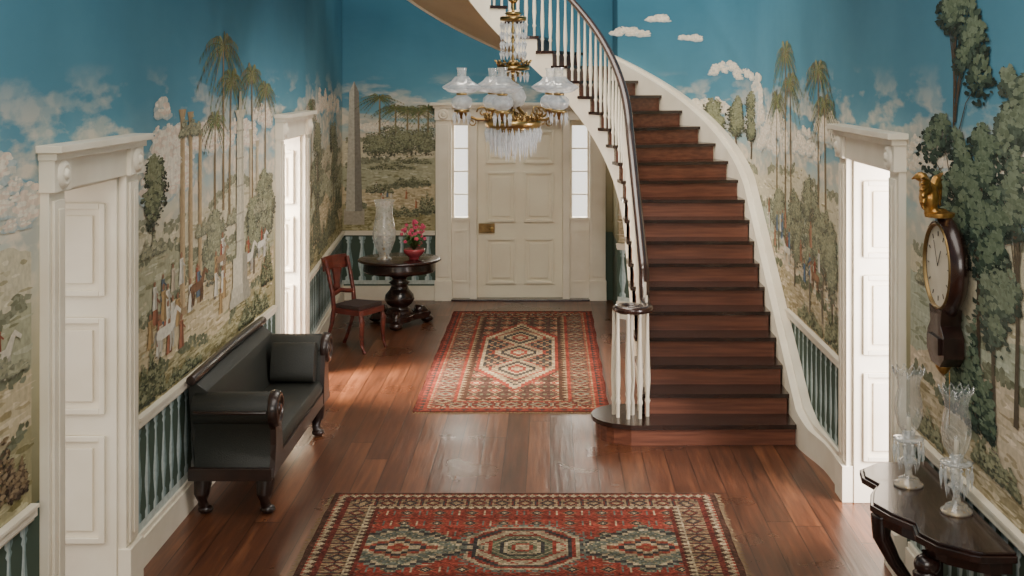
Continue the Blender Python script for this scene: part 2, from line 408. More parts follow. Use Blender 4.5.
def curtail(g,zt0,zt1,mt):
    c=(.62,9.82); r=.26+g; pts=[(EX+AO,Y0-g),(c[0],Y0-g-.02)]
    for i in range(1,12):
        a=-pi/2-pi*i/12; pts.append((c[0]+r*math.cos(a),c[1]+(r+.02)*math.sin(a)))
    pts+=[(c[0],c[1]+r),(EX+AO,c[1]+r)]
    b.prism(pts[::-1],zt0,zt1,'z',mt)
curtail(0,0,H-.03,M_riser); curtail(.035,H-.035,H,M_tread)
for k in range(1,N):
    z0=H*k; z1=H*(k+1)
    slab(k,k+.08,z0,z1-.03,0.0,1,M_riser,1)
    slab(k-.11,k+1.08,z1-.032,z1,-.015,1,M_tread,4)
def sof(k): return max(0.0,H*k-.20)
for k in range(1,N):
    for j in range(2):
        ka=k+j*.5; kb=ka+.5
        za,zb=sof(ka),sof(kb)
        for f0,f1 in ((.0,.02),(.985,1.0)):
            P=[at(ka,f0),at(kb,f0),at(kb,f1),at(ka,f1)]
            vs=[(p[0],p[1],z) for p,z in zip(P,(za-.03 if za>0 else 0,max(0,zb-.03),max(0,zb-.03),za-.03 if za>0 else 0))]+[(p[0],p[1],H*(k+1)-.032) for p in P]
            b.add(vs,[(0,3,2,1),(4,5,6,7),(0,1,5,4),(1,2,6,5),(2,3,7,6),(3,0,4,7)],M_white)
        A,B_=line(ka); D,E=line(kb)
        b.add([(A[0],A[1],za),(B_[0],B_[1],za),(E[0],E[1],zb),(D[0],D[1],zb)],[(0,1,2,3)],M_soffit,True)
vs=[];fs=[]
K=[-3.4,-2.8,-2.2,-1.6,-1.1,-.7,-.35]+[i*.25 for i in range(0,int(17.0/.25)+1)]
for k in K:
    s=Y0+T*k
    if k<0:
        t=min(1,-k/2.6); e=t*t*(3-2*t); p=(EX+AO-.006+e*.088,s); w=(WR-.008,s); zt=.31+(.232-.31)*min(1,-k/1.2)
    else:
        p=at(k,.995); zt=H*k+.31
        if k<=NS: w=(WR-.008,s)
        else:
            dx,dy=at(k,1.0)[0]-EX,at(k,1.0)[1]-YE; th=math.atan2(dy/WB,dx/WA); w=(EX+WA*math.cos(th)-.004,YE+WB*math.sin(th)-.003)
    zb=max(0,H*k-.15)
    m=(p[0]+(w[0]-p[0])*.45,p[1]+(w[1]-p[1])*.45)
    vs+=[(p[0],p[1],zb),(p[0],p[1],zt-.04),(m[0],m[1],zt-.03),(m[0],m[1],zt),(w[0],w[1],zt)]
for i in range(len(K)-1):
    a=5*i
    for j in range(4): fs.append((a+j,a+5+j,a+6+j,a+1+j))
b.add(vs,fs,M_white,False)
def bal(x,y,z0,z1,mt=M_white,s=1.0):
    h=z1-z0
    b.lathe([(.013*s,0),(.013*s,h*.12),(.02*s,h*.15),(.013*s,h*.18),(.021*s,h*.35),(.012*s,h*.75),(.010*s,h)],(x,y,z0),mt,7)
def railz(k): return H*k+H*.6+.80
for k in range(1,N-1):
    for f in (.2,.7):
        p=at(k+f,.035); bal(p[0],p[1],H*(k+1),railz(k+f)-.01,s=1.1)
for i in range(9):
    a=2*pi*i/9+.3; bal(.635+.135*math.cos(a),9.80+.135*math.sin(a),H,.985,s=1.2)
b.lathe([(.03,0),(.03,.1),(.022,.14),(.034,.3),(.02,.6),(.022,.82)],(.635,9.80,H),M_white,12)
pts=[]
for i in range(28):
    a=-pi*2.6+ i/27*pi*2.6
    r=.025+.115*(i/27)**.8
    pts.append((.635+r*math.cos(a),9.80+r*math.sin(a),.995))
e=at(1.0,.035)
pts.append((e[0]-.002,9.93,1.005)); pts.append((e[0],10.05,1.03))
for i in range(8,(N-1)*4):
    k=i/4+.05; p=at(k,.035); pts.append((p[0],p[1],railz(k)+.01))
b.tube(pts,.042,M_rail,10,.72)
yl=at(N,0)[1]+.02
b.box(WL+.03,-1.2,8.4,yl,H*N-.3,H*N-.03,M_soffit); b.box(WL+.03,-1.2,8.4,yl,H*N-.03,H*N,M_tread)
b.finish()

# ------------------------------------------------------------------ mural
def hz(col,t): return tuple(c*(1-t)+h*t for c,h in zip(col,(198,190,166)))
class Mural:
    def __init__(s,name,S,ku=1.0): s.name=name; s.S=S; s.v=[];s.f=[];s.c=[]; s.o=.001; s.ku=ku
    def at(s,o): s.o=o
    def poly(s,pts,col,o=None):
        if o is None: o=s.o; s.o+=6e-7
        b=len(s.v)
        for u,z in pts: s.v.append(s.S(u,z,o))
        s.f.append(list(range(b,b+len(pts)))); s.c.append(tuple(lin(max(0,min(255,q))) for q in col))
    def layer(s): s.o+=.00012
    def blob(s,u,z,ru,rz,col,n=8,w=.3,jit=10):
        a0=R.random()*6.28; j=R.uniform(-jit,jit); ru*=s.ku
        s.poly([(u+ru*(1+R.uniform(-w,w))*math.cos(a0+2*pi*i/n),z+rz*(1+R.uniform(-w,w))*math.sin(a0+2*pi*i/n)) for i in range(n)],[q+j for q in col])
    def line(s,pts,w0,w1,col):
        n=len(pts)
        for i in range(n-1):
            (u0,z0),(u1,z1)=pts[i],pts[i+1]; L=math.hypot(u1-u0,z1-z0)+1e-9; nx,nz=-(z1-z0)/L*s.ku,(u1-u0)/L
            a=w0+(w1-w0)*i/(n-1); c=w0+(w1-w0)*(i+1)/(n-1)
            s.poly([(u0+nx*a/2,z0+nz*a/2),(u0-nx*a/2,z0-nz*a/2),(u1-nx*c/2,z1-nz*c/2),(u1+nx*c/2,z1+nz*c/2)],col)
    def tree(s,u,z0,z1,w,cols=((56,60,48),(88,94,70),(128,132,100)),dens=1.0,crown=.65,leaf=.014,haze=0,base=.006):
        s.at(base+R.uniform(0,.0006)); cols=[hz(c,haze) for c in cols]; tk=hz((78,66,52),haze)
        h=z1-z0; zc=z1-h*crown
        tp=[(u,z0),(u+R.uniform(-.02,.02),z0+h*.2),(u+R.uniform(-.04,.04),z0+h*.45),(u+R.uniform(-.03,.03),z0+h*.7),(u,z1-h*.1)]
        s.line(tp,.022+w*.02/s.ku,.006,tk)
        subs=[]
        for i in range(int(12+22*crown)):
            t=R.random(); ww=w*.5*(math.sin(pi*min(1,.12+t*.82))**.6)
            su=u+R.uniform(-1,1)*ww*.8; sz=zc+(z1-zc)*t
            subs.append((su,sz,R.uniform(.5,1)*(.10+.05*w)))
            s.line([(u+R.uniform(-.02,.02),max(z0+h*.2,sz-h*.18)),((u+su)/2,sz-h*.05),(su,sz)],.009,.003,tk)
        s.layer()
        for ci,col in enumerate(cols):
            for (cu,cz,cr) in subs:
                m=int(46*dens*(1,.75,.45)[min(ci,2)]*(cr/.14)**1.3)
                for _ in range(m):
                    a=R.random()*6.28; rr=cr*math.sqrt(R.random())*(1.1,.85,.65)[min(ci,2)]
                    s.blob(cu+rr*math.cos(a)*(.6+.4*s.ku)-ci*cr*.15,cz+rr*math.sin(a)*.7+ci*cr*.25,leaf*R.uniform(.5,1.2),leaf*R.uniform(.4,.9),col,5,.5,14)
            s.layer()
    def palm(s,u,z0,z1,size,lean=0,col=(122,124,86),dark=(84,92,64),haze=.1):
        s.at(.005+R.uniform(0,.0005)); col=hz(col,haze); dark=hz(dark,haze)
        tr=[(u+lean*(t*t)/16,z0+(z1-z0)*t/4) for t in range(5)]
        s.line(tr,.026,.013,(150,132,100)); s.layer(); s.line([(a+.01,c) for a,c in tr],.009,.004,(104,86,66))
        cu,cz=tr[-1]
        for i in range(19):
            a=pi*(-.28+1.56*i/18)+R.uniform(-.08,.08); L=size*R.uniform(.7,1.1)
            cc=dark if i%2 else col; P=[]
            for j in range(9):
                t=j/8; P.append((cu+L*t*math.cos(a)*1.3,cz+L*t*math.sin(a)*.7-L*.45*t*t))
            s.line(P,.007,.002,cc)
            for j in range(1,9):
                for sd in (-1,1):
                    q=P[j]; l=L*.22*(1-.5*j/9)
                    s.line([q,(q[0]+sd*l*.35+math.cos(a)*l*.3,q[1]-l*.8)],.007,.002,tuple(x+R.uniform(-14,20) for x in cc))
    def cloud(s,u,z,w,h,col=(226,212,190)):
        s.at(.0035+R.uniform(0,.0005))
        subs=[]
        for i in range(int(10+w*16)):
            t=R.uniform(-1,1); e=(1-t*t)**.5; subs.append((u+t*w*.5,z+h*R.random()*.75*e,(.02+h*.09)*R.uniform(.6,1.5)))
        for (c,dz,sc) in (((178,190,188),-.25,1.1),((206,202,188),-.05,1),(col,.12,.75),((234,224,206),.3,.4)):
            for (cu,cz,cr) in subs:
                for _ in range(8):
                    a=R.random()*6.28; rr=cr*R.random()**.5
                    s.blob(cu+rr*math.cos(a)*1.9,cz+dz*cr+max(-.3*cr,rr*math.sin(a)),cr*.6*sc,cr*.34*sc,c,9,.25,4)
            s.layer()
    def hill(s,u0,u1,zb,zt,amp,col,idx=0,step=.06,tex=None):
        s.at(.001+.0005*idx)
        ph=R.random()*9; f=R.uniform(1.2,2.4)
        top=lambda u: zt+amp*math.sin(u*f+ph)+amp*.4*math.sin(u*f*3.1+ph*2)+amp*.10*math.sin(u*17+ph)+amp*.07*math.sin(u*41+ph)
        o=s.o; n=max(1,int((u1-u0)/step))
        for i in range(n):
            a=u0+(u1-u0)*i/n; c=u0+(u1-u0)*(i+1)/n
            s.poly([(a,zb),(c,zb),(c,top(c)),(a,top(a))],col,o)
        s.layer()
        if tex:
            for _ in range(int((u1-u0)*tex)):
                u=R.uniform(u0+.05,u1-.05); z=R.uniform(zb,top(u)-.02)
                k=R.choice((-36,-22,-12,12,24))
                s.blob(u,z,R.uniform(.01,.05),R.uniform(.004,.014),(col[0]+k,col[1]+k,col[2]+k*1.1),7,.4,6)
            cl=hz((98,102,78),.15+.1*(3-idx))
            for _ in range(int((u1-u0)*tex*.6)):
                u=R.uniform(u0+.04,u1-.04)
                if math.sin(u*7+ph)+math.sin(u*3.3+ph)>-.1: s.blob(u,top(u)+R.uniform(-.03,.03),R.uniform(.01,.022),R.uniform(.01,.02),cl,6,.4,16)
        return top
    def bush(s,u,z,w,h,cols=((62,66,52),(96,100,74),(138,138,106)),leaf=.013,haze=0):
        s.at(.0085+R.uniform(0,.0006))
        for ci,c in enumerate(cols):
            c=hz(c,haze)
            for _ in range(int(150*(w*h/.06)**.7*(1,.7,.45)[ci])):
                t=R.uniform(-1,1); e=(1-t*t)**.5*(.75+.25*math.sin(t*9+u*7))
                s.blob(u+t*w*.5,z+R.random()*h*e*(.85+.08*ci)+ci*h*.05,leaf*R.uniform(.5,1.1),leaf*R.uniform(.4,.9),c,5,.5,14)
            s.layer()
    def column(s,u,z0,z1,w,col=(196,176,140)):
        s.at(.0045+R.uniform(0,.0003)); w*=s.ku*.8
        s.poly([(u-w*.8,z0),(u+w*.8,z0),(u+w*.8,z0+.05),(u-w*.8,z0+.05)],[q*.85 for q in col])
        s.poly([(u-w/2,z0+.05),(u+w/2,z0+.05),(u+w*.42,z1-.05),(u-w*.42,z1-.05)],col)
        s.layer()
        for f,k in ((-.3,.75),(0,.88),(.28,1.08)):
            s.poly([(u+w*(f-.07),z0+.05),(u+w*(f+.07),z0+.05),(u+w*(f+.06),z1-.05),(u+w*(f-.06),z1-.05)],[q*k for q in col])
        s.poly([(u-w*.45,z1-.05),(u+w*.45,z1-.05),(u+w*.75,z1),(u-w*.75,z1)],[q*.9 for q in col])
    def monument(s,u,z0,z1,w,col=(216,208,184)):
        s.at(.0093); k=s.ku*.7; w*=k
        for i,(ww,h) in enumerate(((1.9,.07),(1.6,.07),(1.3,.22))):
            z=z0+sum((.07,.07,.22)[:i]); s.poly([(u-w*ww,z),(u+w*ww,z),(u+w*ww,z+h),(u-w*ww,z+h)],[q*(.84+.06*i) for q in col]); s.poly([(u+w*ww*.3,z),(u+w*ww,z),(u+w*ww,z+h),(u+w*ww*.3,z+h)],[q*.72 for q in col],s.o+.0002)
        zs=z0+.36; s.poly([(u-w*.7,zs),(u+w*.7,zs),(u+w*.55,z1),(u-w*.55,z1)],col); s.layer()
        s.layer(); s.layer()
        for f,q_ in ((-.45,.86),(-.1,.92),(.25,.86),(.5,.74)): s.poly([(u+w*(f-.08),zs),(u+w*(f+.1),zs),(u+w*(f*.8+.08),z1),(u+w*(f*.8-.06),z1)],[q*q_ for q in col])
        for i in range(5):
            z=zs+(z1-zs)*(i+.5)/5; s.poly([(u-w*.66,z),(u+w*.66,z),(u+w*.66,z+.015),(u-w*.66,z+.015)],[q*.78 for q in col])
        s.poly([(u-w*.6,z1),(u+w*.6,z1),(u+w*1.0,z1+.06),(u-w*1.0,z1+.06)],[q*.9 for q in col])
        s.poly([(u-w*.3,z1+.06),(u+w*.3,z1+.06),(u+w*.15,z1+.2),(u-w*.15,z1+.2)],[q*.8 for q in col])
    def figure(s,u,z,h,col):
        s.at(.0078+R.uniform(0,.0004)); k=s.ku*.8
        s.poly([(u-h*.17*k,z),(u+h*.17*k,z),(u+h*.1*k,z+h*.5),(u+h*.13*k,z+h*.78),(u-h*.12*k,z+h*.78),(u-h*.09*k,z+h*.5)],col)
        s.blob(u,z+h*.88,h*.06,h*.09,(150,112,88),8,.1,4)
        s.line([(u,z+h*.72),(u+h*.25*k,z+h*.5)],h*.07,h*.05,[c*.85 for c in col])
        s.poly([(u+h*.02*k,z),(u+h*.16*k,z),(u+h*.11*k,z+h*.74),(u+h*.03*k,z+h*.74)],[c*.8 for c in col])
    def horse(s,u,z,h,col,rid=(170,100,78)):
        s.at(.0082+R.uniform(0,.0003)); k=s.ku*.85
        for dx,dz in ((-.34,0),(-.22,.02),(.2,0),(.32,.05)): s.line([(u+dx*h*k,z+h*.5),(u+(dx+.04)*h*k,z+h*.25),(u+dx*h*k,z+dz*h)],h*.09,h*.05,[c*.85 for c in col])
        s.poly([(u-.42*h*k,z+.45*h),(u-.2*h*k,z+.38*h),(u+.2*h*k,z+.40*h),(u+.38*h*k,z+.5*h),(u+.52*h*k,z+.86*h),(u+.68*h*k,z+.74*h),(u+.72*h*k,z+.82*h),(u+.5*h*k,z+1.0*h),(u+.38*h*k,z+.9*h),(u+.22*h*k,z+.66*h),(u-.3*h*k,z+.66*h),(u-.42*h*k,z+.6*h)],col)
        s.line([(u-.4*h*k,z+.62*h),(u-.52*h*k,z+.4*h)],h*.08,h*.03,[c*.7 for c in col])
        s.figure(u+.02*h,z+.55*h,h*.7,rid)
    def balustrade(s,u0,u1):
        s.at(.002); n=int((u1-u0)/.15)
        for i in range(n):
            u=u0+(i+.5)*(u1-u0)/n
            pr=[(.045,.25),(.045,.29),(.022,.31),(.03,.36),(.048,.43),(.05,.48),(.036,.56),(.02,.66),(.018,.71),(.034,.73),(.02,.75),(.042,.77),(.042,.80)]
            s.poly([(u-r,z) for r,z in pr]+[(u+r,z) for r,z in pr[::-1]],(178,194,194),.002)
            s.poly([(u+r*.25,z) for r,z in pr]+[(u+r*.95,z) for r,z in pr[::-1]],(124,144,142),.0023)
            s.poly([(u-r*.75,z) for r,z in pr]+[(u-r*.35,z) for r,z in pr[::-1]],(200,210,204),.0023)
        for i in range(n):
            a=u0+i*(u1-u0)/n; c=a+(u1-u0)/n
            s.poly([(a,.2),(c,.2),(c,.25),(a,.25)],(190,198,192),.002)
    def finish(s,parent=None):
        me=bpy.data.meshes.new(s.name); me.from_pydata(s.v,[],s.f); me.materials.append(M_mural)
        ca=me.color_attributes.new('Col','FLOAT_COLOR','CORNER'); dat=[]
        for f,c in zip(s.f,s.c): dat+=[c[0],c[1],c[2],1]*len(f)
        ca.data.foreach_set('color',dat); me.update()
        o=bpy.data.objects.new(s.name,me); bpy.context.scene.collection.objects.link(o); o.parent=parent; return o
def SL(u,z,o):
    if u<=YK: return (WL+o,u,z)
    return (WL+(u-YK)*(XLF-WL)/(YF-YK)+o,u,z)
def SF(u,z,o): return (u,YF-o,z)
def SR(u,z,o):
    p=Rpt(u,o); return (p[0],p[1],z)
L=Mural('mural_painting_left',SL,2.0)
HC=[(206,196,168),(174,171,142),(200,184,150),(162,153,116)]
for a,c in ((3.6,5.66),(7.06,10.62),(12.0,YF)):
    for i,(zt,am_) in enumerate(((1.96,.07),(1.70,.08),(1.44,.08),(1.12,.09))): L.hill(a,c,.88,zt,am_,HC[i],i,tex=190)
    L.balustrade(a,c)
for u,z,w,h in ((5.3,2.15,.8,.3),(4.9,2.35,.9,.25),(7.62,2.15,.5,.62),(7.85,2.1,.5,.45),(8.7,2.3,.9,.25),(9.5,2.28,1.0,.25),(10.2,2.42,.6,.2),(12.5,2.35,1.0,.3),(13.5,2.45,1.2,.3),(14.6,2.4,1.4,.25)): L.cloud(u,z,w,h,(226,206,186))
for u in (7.4,8.5,9.3,10.1,12.5,13.3,14.0,15.0): L.bush(u,1.75+R.uniform(-.1,.05),.45,.12,haze=.45)
L.tree(7.40,1.78,2.28,.30,haze=.1)
for u,z0,z1,w in ((7.98,1.28,2.60,.07),(8.16,1.3,2.58,.06),(8.38,1.3,2.45,.055)): L.column(u,z0,z1,w,(186,162,126))
L.bush(8.15,2.42,.5,.14,haze=.4)
L.monument(9.45,1.1,2.5,.12); L.column(9.8,1.5,2.4,.06,(204,190,160)); L.column(10.02,1.5,2.3,.06,(204,190,160))
for u,z0,z1,sz,le in ((8.98,1.85,3.02,.46,0),(9.15,1.8,2.78,.34,.05),(9.85,1.7,2.82,.36,-.02),(8.75,1.75,2.5,.26,0),(10.3,1.8,2.7,.3,0)): L.palm(u,z0,z1,sz,le)
L.tree(10.3,1.3,2.0,.6,haze=.35); L.tree(8.75,1.25,1.8,.5,haze=.4); L.tree(9.9,1.25,1.8,.5,haze=.3)
for i in range(34):
    L.figure(R.choice((7.5,7.75,7.95,8.35,8.9,9.1,9.7,10.1))+R.uniform(-.2,.2),R.uniform(1.05,1.5),R.uniform(.16,.24),R.choice(((222,214,196),(160,108,84),(182,152,108),(108,120,130),(220,214,198),(206,190,166))))
for u,z,h,c in ((7.62,1.12,.26,(222,216,200)),(8.3,1.3,.22,(126,96,74)),(9.7,1.28,.24,(220,212,194)),(8.9,1.42,.18,(160,134,106)),(10.15,1.35,.2,(222,216,200)),(5.3,1.5,.2,(212,202,182))): L.horse(u,z,h,c)
for u,z,w,h in ((7.35,.9,.5,.32),(8.0,.9,.8,.10),(9.9,.9,1.0,.2),(10.35,1.1,.4,.35)): L.bush(u,z,w,h)
L.bush(5.3,.95,.6,.3,cols=((70,58,48),(104,86,68),(140,120,92))); L.bush(5.2,1.5,.8,.12,haze=.45)
for u,z,w,h in ((12.3,.95,.6,.4),(12.9,1.1,.7,.5),(13.5,.95,.9,.3),(14.3,1.0,1.0,.4),(15.1,1.2,1.0,.35)): L.bush(u,z,w,h,haze=.25)
L.palm(12.45,1.5,2.5,.4); L.tree(13.0,1.2,2.3,1.0,haze=.35); L.tree(14.6,1.3,2.2,1.1,haze=.4)
L.finish(W_left)
F=Mural('mural_painting_front',SF,1.0)
for i,(zt,am_) in enumerate(((1.98,.05),(1.74,.06),(1.48,.06),(1.16,.05))): F.hill(XLF,-1.45,.88,zt,am_,HC[i],i,step=.03,tex=460)
F.balustrade(XLF,-1.45)
F.cloud(-2.1,2.12,.5,.16); F.cloud(-1.7,2.3,.4,.12)
F.at(.005)
F.poly([(-2.60,.95),(-2.34,.95),(-2.34,1.15),(-2.60,1.15)],(170,160,142)); F.layer()
F.poly([(-2.575,1.12),(-2.365,1.12),(-2.41,2.62),(-2.47,2.76),(-2.53,2.62)],(186,180,164)); F.layer()
F.poly([(-2.46,1.12),(-2.365,1.12),(-2.41,2.62),(-2.47,2.76)],(134,128,116))
for u in (-2.15,-1.95,-1.80,-1.66,-1.54): F.palm(u,1.9,2.40+R.uniform(-.04,.2),.22,haze=.0)
for u,z1,w in ((-2.2,2.05,.34),(-2.0,2.15,.42),(-1.75,2.1,.4),(-1.56,2.15,.28)): F.tree(u,1.82,z1,w,leaf=.012,haze=.25,dens=.7,crown=.85)
for u,z,w,h in ((-2.15,1.35,.35,.14),(-1.75,1.45,.5,.12),(-1.9,1.05,.5,.15),(-1.55,1.1,.2,.3),(-2.0,1.65,.6,.08),(-1.75,1.72,.5,.1)): F.bush(u,z,w,h,haze=.2)
for i in range(8): F.figure(R.uniform(-2.2,-1.5),R.uniform(1.15,1.4),.12,R.choice(((222,214,196),(190,130,96),(110,126,140))))
F.finish(W_front)
Rr=Mural('mural_painting_right',SR,2.0)
HR=[(208,198,170),(178,181,158),(208,191,164),(184,169,138)]
for a,c in ((3.6,6.93),(8.5,SEND-.02)):
    for i,(zt,am_) in enumerate(((1.98,.08),(1.70,.08),(1.42,.08),(1.12,.08))): Rr.hill(a,c,.88,zt,am_,HR[i],i,tex=170)
Rr.balustrade(3.6,6.93); Rr.balustrade(8.5,10.6); Rr.balustrade(13.2,SEND)
for u,z,w,h in ((14.7,3.3,.5,.08),(14.25,3.45,.4,.05),(13.75,3.22,.4,.05),(13.0,2.86,.6,.11),(12.55,2.80,.55,.09),(12.0,2.3,.45,.6),(11.5,2.15,.9,.35),(13.4,2.45,.9,.15),(10.9,2.2,.8,.35),(9.8,2.2,.9,.25),(9.0,2.35,.7,.25),(6.7,2.3,.7,.2),(6.0,2.2,.7,.25),(5.5,2.2,.7,.3),(5.2,2.4,.6,.22),(14.5,2.6,.8,.15)): Rr.cloud(u,z,w,h)
for u,z1,w in ((12.75,2.55,.3),(12.3,2.6,.24),(13.3,2.5,.34)): Rr.tree(u,2.0,z1,w,haze=.15)
for u,z0,z1,sz,le in ((10.6,1.4,3.0,.46,0),(10.35,1.4,2.75,.4,.05),(9.3,1.3,2.85,.38,0),(9.05,1.3,2.6,.32,.04),(11.0,1.5,2.6,.34,0)): Rr.palm(u,z0,z1,sz,le)
for u,z0,z1,w in ((10.2,1.1,1.8,.7),(9.6,1.0,2.0,.7),(9.15,1.0,1.75,.6),(10.9,1.3,1.75,.6),(8.85,.95,1.7,.35)): Rr.tree(u,z0,z1,w,haze=.4)
for i in range(16): Rr.figure(R.uniform(9.2,11.4),R.uniform(1.2,1.6),.18,R.choice(((222,214,196),(180,136,108),(110,128,146))))
Rr.horse(10.5,1.25,.2,(222,214,196)); Rr.horse(9.4,1.2,.2,(150,116,90))
BIG=((42,54,46),(64,80,66),(106,120,96))
Rr.tree(6.17,1.2,3.16,1.05,BIG,dens=1.6,crown=.62,leaf=.018,base=.006)
Rr.tree(5.82,1.2,2.55,.75,BIG,dens=1.3,crown=.45,leaf=.018,base=.0068)
Rr.tree(5.35,1.3,2.9,.45,BIG,dens=1.3,crown=.5,leaf=.018,haze=.15,base=.0062)
Rr.tree(5.62,1.25,2.0,.45,BIG,dens=1.1,crown=.5,leaf=.018,haze=.2)
Rr.bush(5.95,1.15,.7,.5,BIG,.018); Rr.bush(5.6,1.0,.6,.15,haze=.2)
Rr.bush(6.55,1.7,.5,.12,haze=.45)
for u,z,w,h in ((8.8,.9,.5,.3),(9.6,.9,.9,.15),(6.6,.9,.5,.15)): Rr.bush(u,z,w,h,haze=.2)
Rr.finish(W_right)

# ------------------------------------------------------------------ rugs
def rug(name,x0,x1,y0,y1,kn,fn,fringe):
    nx=int((x1-x0)/kn); ny=int((y1-y0)/kn); dx=(x1-x0)/nx; dy=(y1-y0)/ny
    vs=[(x0+i*dx+.006*math.sin(j*.13)*(1 if i in(0,nx) else 0),y0+j*dy,.012) for j in range(ny+1) for i in range(nx+1)]; W=nx+1
    fs=[];cols=[]
    for j in range(ny):
        band=1+.07*math.sin(j*.23)+.05*math.sin(j*.71+1)
        for i in range(nx):
            fs.append((j*W+i,j*W+i+1,(j+1)*W+i+1,(j+1)*W+i)); c=fn(i,j,nx,ny); k=R.uniform(.76,1.1)*band
            c=tuple(q*.88+w_*.12 for q,w_ in zip(c,(120,84,64)))
            cols.append([lin(min(255,q*k)) for q in c])
    nb=len(vs)
    per=[(x0,y0),(x1,y0),(x1,y1),(x0,y1)]
    vs+=[(a,b_,.012) for a,b_ in per]+[(a,b_,.0) for a,b_ in per]
    for i in range(4): fs.append((nb+i,nb+4+i,nb+4+(i+1)%4,nb+(i+1)%4)); cols.append([lin(100),lin(45),lin(36)])
    for k in range(int(((x1-x0) if fringe=='y' else (y1-y0))/.014)):
        for e in (0,1):
            t=k*.014+R.uniform(0,.006); l=R.uniform(.02,.045); j=R.uniform(-.01,.01); b0=len(vs)
            if fringe=='y':
                yy=y0 if e==0 else y1; sg=-1 if e==0 else 1; vs+=[(x0+t,yy,.008),(x0+t+.008,yy,.008),(x0+t+.008+j,yy+sg*l,.002),(x0+t+j,yy+sg*l,.002)]
            else:
                xx=x0 if e==0 else x1; sg=-1 if e==0 else 1; vs+=[(xx,y0+t,.008),(xx,y0+t+.008,.008),(xx+sg*l,y0+t+.008+j,.002),(xx+sg*l,y0+t+j,.002)]
            fs.append((b0,b0+1,b0+2,b0+3)); cols.append([lin(140),lin(120),lin(92)])
    me=bpy.data.meshes.new(name); me.from_pydata(vs,[],fs); me.materials.append(M_rug)
    ca=me.color_attributes.new('Col','FLOAT_COLOR','CORNER'); dat=[]
    for f,c in zip(fs,cols): dat+=[c[0],c[1],c[2],1]*len(f)
    ca.data.foreach_set('color',dat); me.update()
    o=bpy.data.objects.new(name,me); bpy.context.scene.collection.objects.link(o)
RED=(140,58,46);DRED=(98,42,35);NAVY=(54,54,54);CRM=(176,160,128);BLU=(100,108,98);GRN=(92,100,78);BRN=(72,48,38);ORG=(150,98,68);TAN=(154,134,104)
def border(d,t,bands):
    for a,b_,f in bands:
        if a<=d<b_: return f(d-a,t)
    return None
def solid(c): return lambda e,t:c
def zig(c1,c2,p,w): return lambda e,t: c1 if abs((t%p)-p/2)*2*w/p>e else c2
def motif(bg,c1,c2,p,w):
    def f(e,t):
        a=abs((t%p)-p//2); q=abs(e-w//2)
        alt=int(t/p)%2
        A,B=(c1,c2) if alt else (c2,c1)
        if a+q<w*.2: return bg
        if a+q<w*.36: return B
        if a+q<w*.48: return A
        if a>p*.40 and q<w*.3: return A
        if q>w*.32 and a%3==0: return B
        return bg
    return f
def edge(i,j,nx,ny):
    d=min(i,nx-1-i,j,ny-1-j)
    t=i if d in (j,ny-1-j) else j
    return d,t
def star(dx,dy,cs):
    q=2
    dx=abs(dx)//q*q; dy=abs(dy)//q*q
    m=max(dx,dy,(dx+dy)*.68)
    for r,c in cs:
        if m<r: return c
    return None
def near_rug(i,j,nx,ny):
    d,t=edge(i,j,nx,ny)
    if d<29:
        return border(d,t,[(0,3,solid(BRN)),(3,5,zig(RED,CRM,4,2)),(5,8,zig(CRM,BRN,6,3)),(8,11,solid(DRED)),(11,23,motif((150,128,96),DRED,NAVY,13,12)),(23,27,zig(CRM,BRN,5,4)),(27,29,solid(DRED))])
    x=i-nx/2; y=j-ny/2
    for n,cx in enumerate((-64,0,64)):
        dx=x-cx; ax,ay=abs(int(dx)),abs(int(y))
        if n==1: 
            c=star(dx,y,[(3,CRM),(5,RED),(8,GRN),(10,CRM),(11,NAVY),(15,GRN),(17,RED),(23,CRM),(25,NAVY),(27,RED),(29,CRM)])
            if c==CRM and 17<=max(ax,ay)<23 and (ax//2+ay//2)%4==0: c=RED
            if c==GRN and (ax+ay)%5==0: c=CRM
        else:
            qx,qy=ax//3*3,ay//3*3; m=qx*.72+qy
            c=None
            for r_,cc in ((4,RED),(7,CRM),(10,NAVY),(13,RED),(16,CRM),(24,BLU),(26,CRM),(29,NAVY),(31,BLU)):
                if m<r_: c=cc; break
            if c==BLU and (ax//2-ay//2)%3==0: c=GRN if (ax+ay)%4 else CRM
            if c==RED and (ax//2+ay//2)%3==0: c=ORG
        if c: return c
        m=max(ax,ay,(ax+ay)*.68)
        if n==1 and 29<=m<34 and (ax//3+ay//3)%2==0: return BLU
    a=(i%18)-9; b_=(j%16)-8
    if abs(a)+abs(b_)<2: return CRM
    if abs(a)+abs(b_)<4: return NAVY
    if abs(a)+abs(b_)<5: return ORG
    if (abs(a)==7 and abs(b_)<4) or (abs(b_)==6 and abs(a)<3): return CRM if (i//18+j//16)%3==0 else BLU
    if abs(a+b_)<1 and abs(a)<9: return DRED
    return RED
rug('area_rug',-1.44,1.10,6.44,8.40,.0115,near_rug,'x')
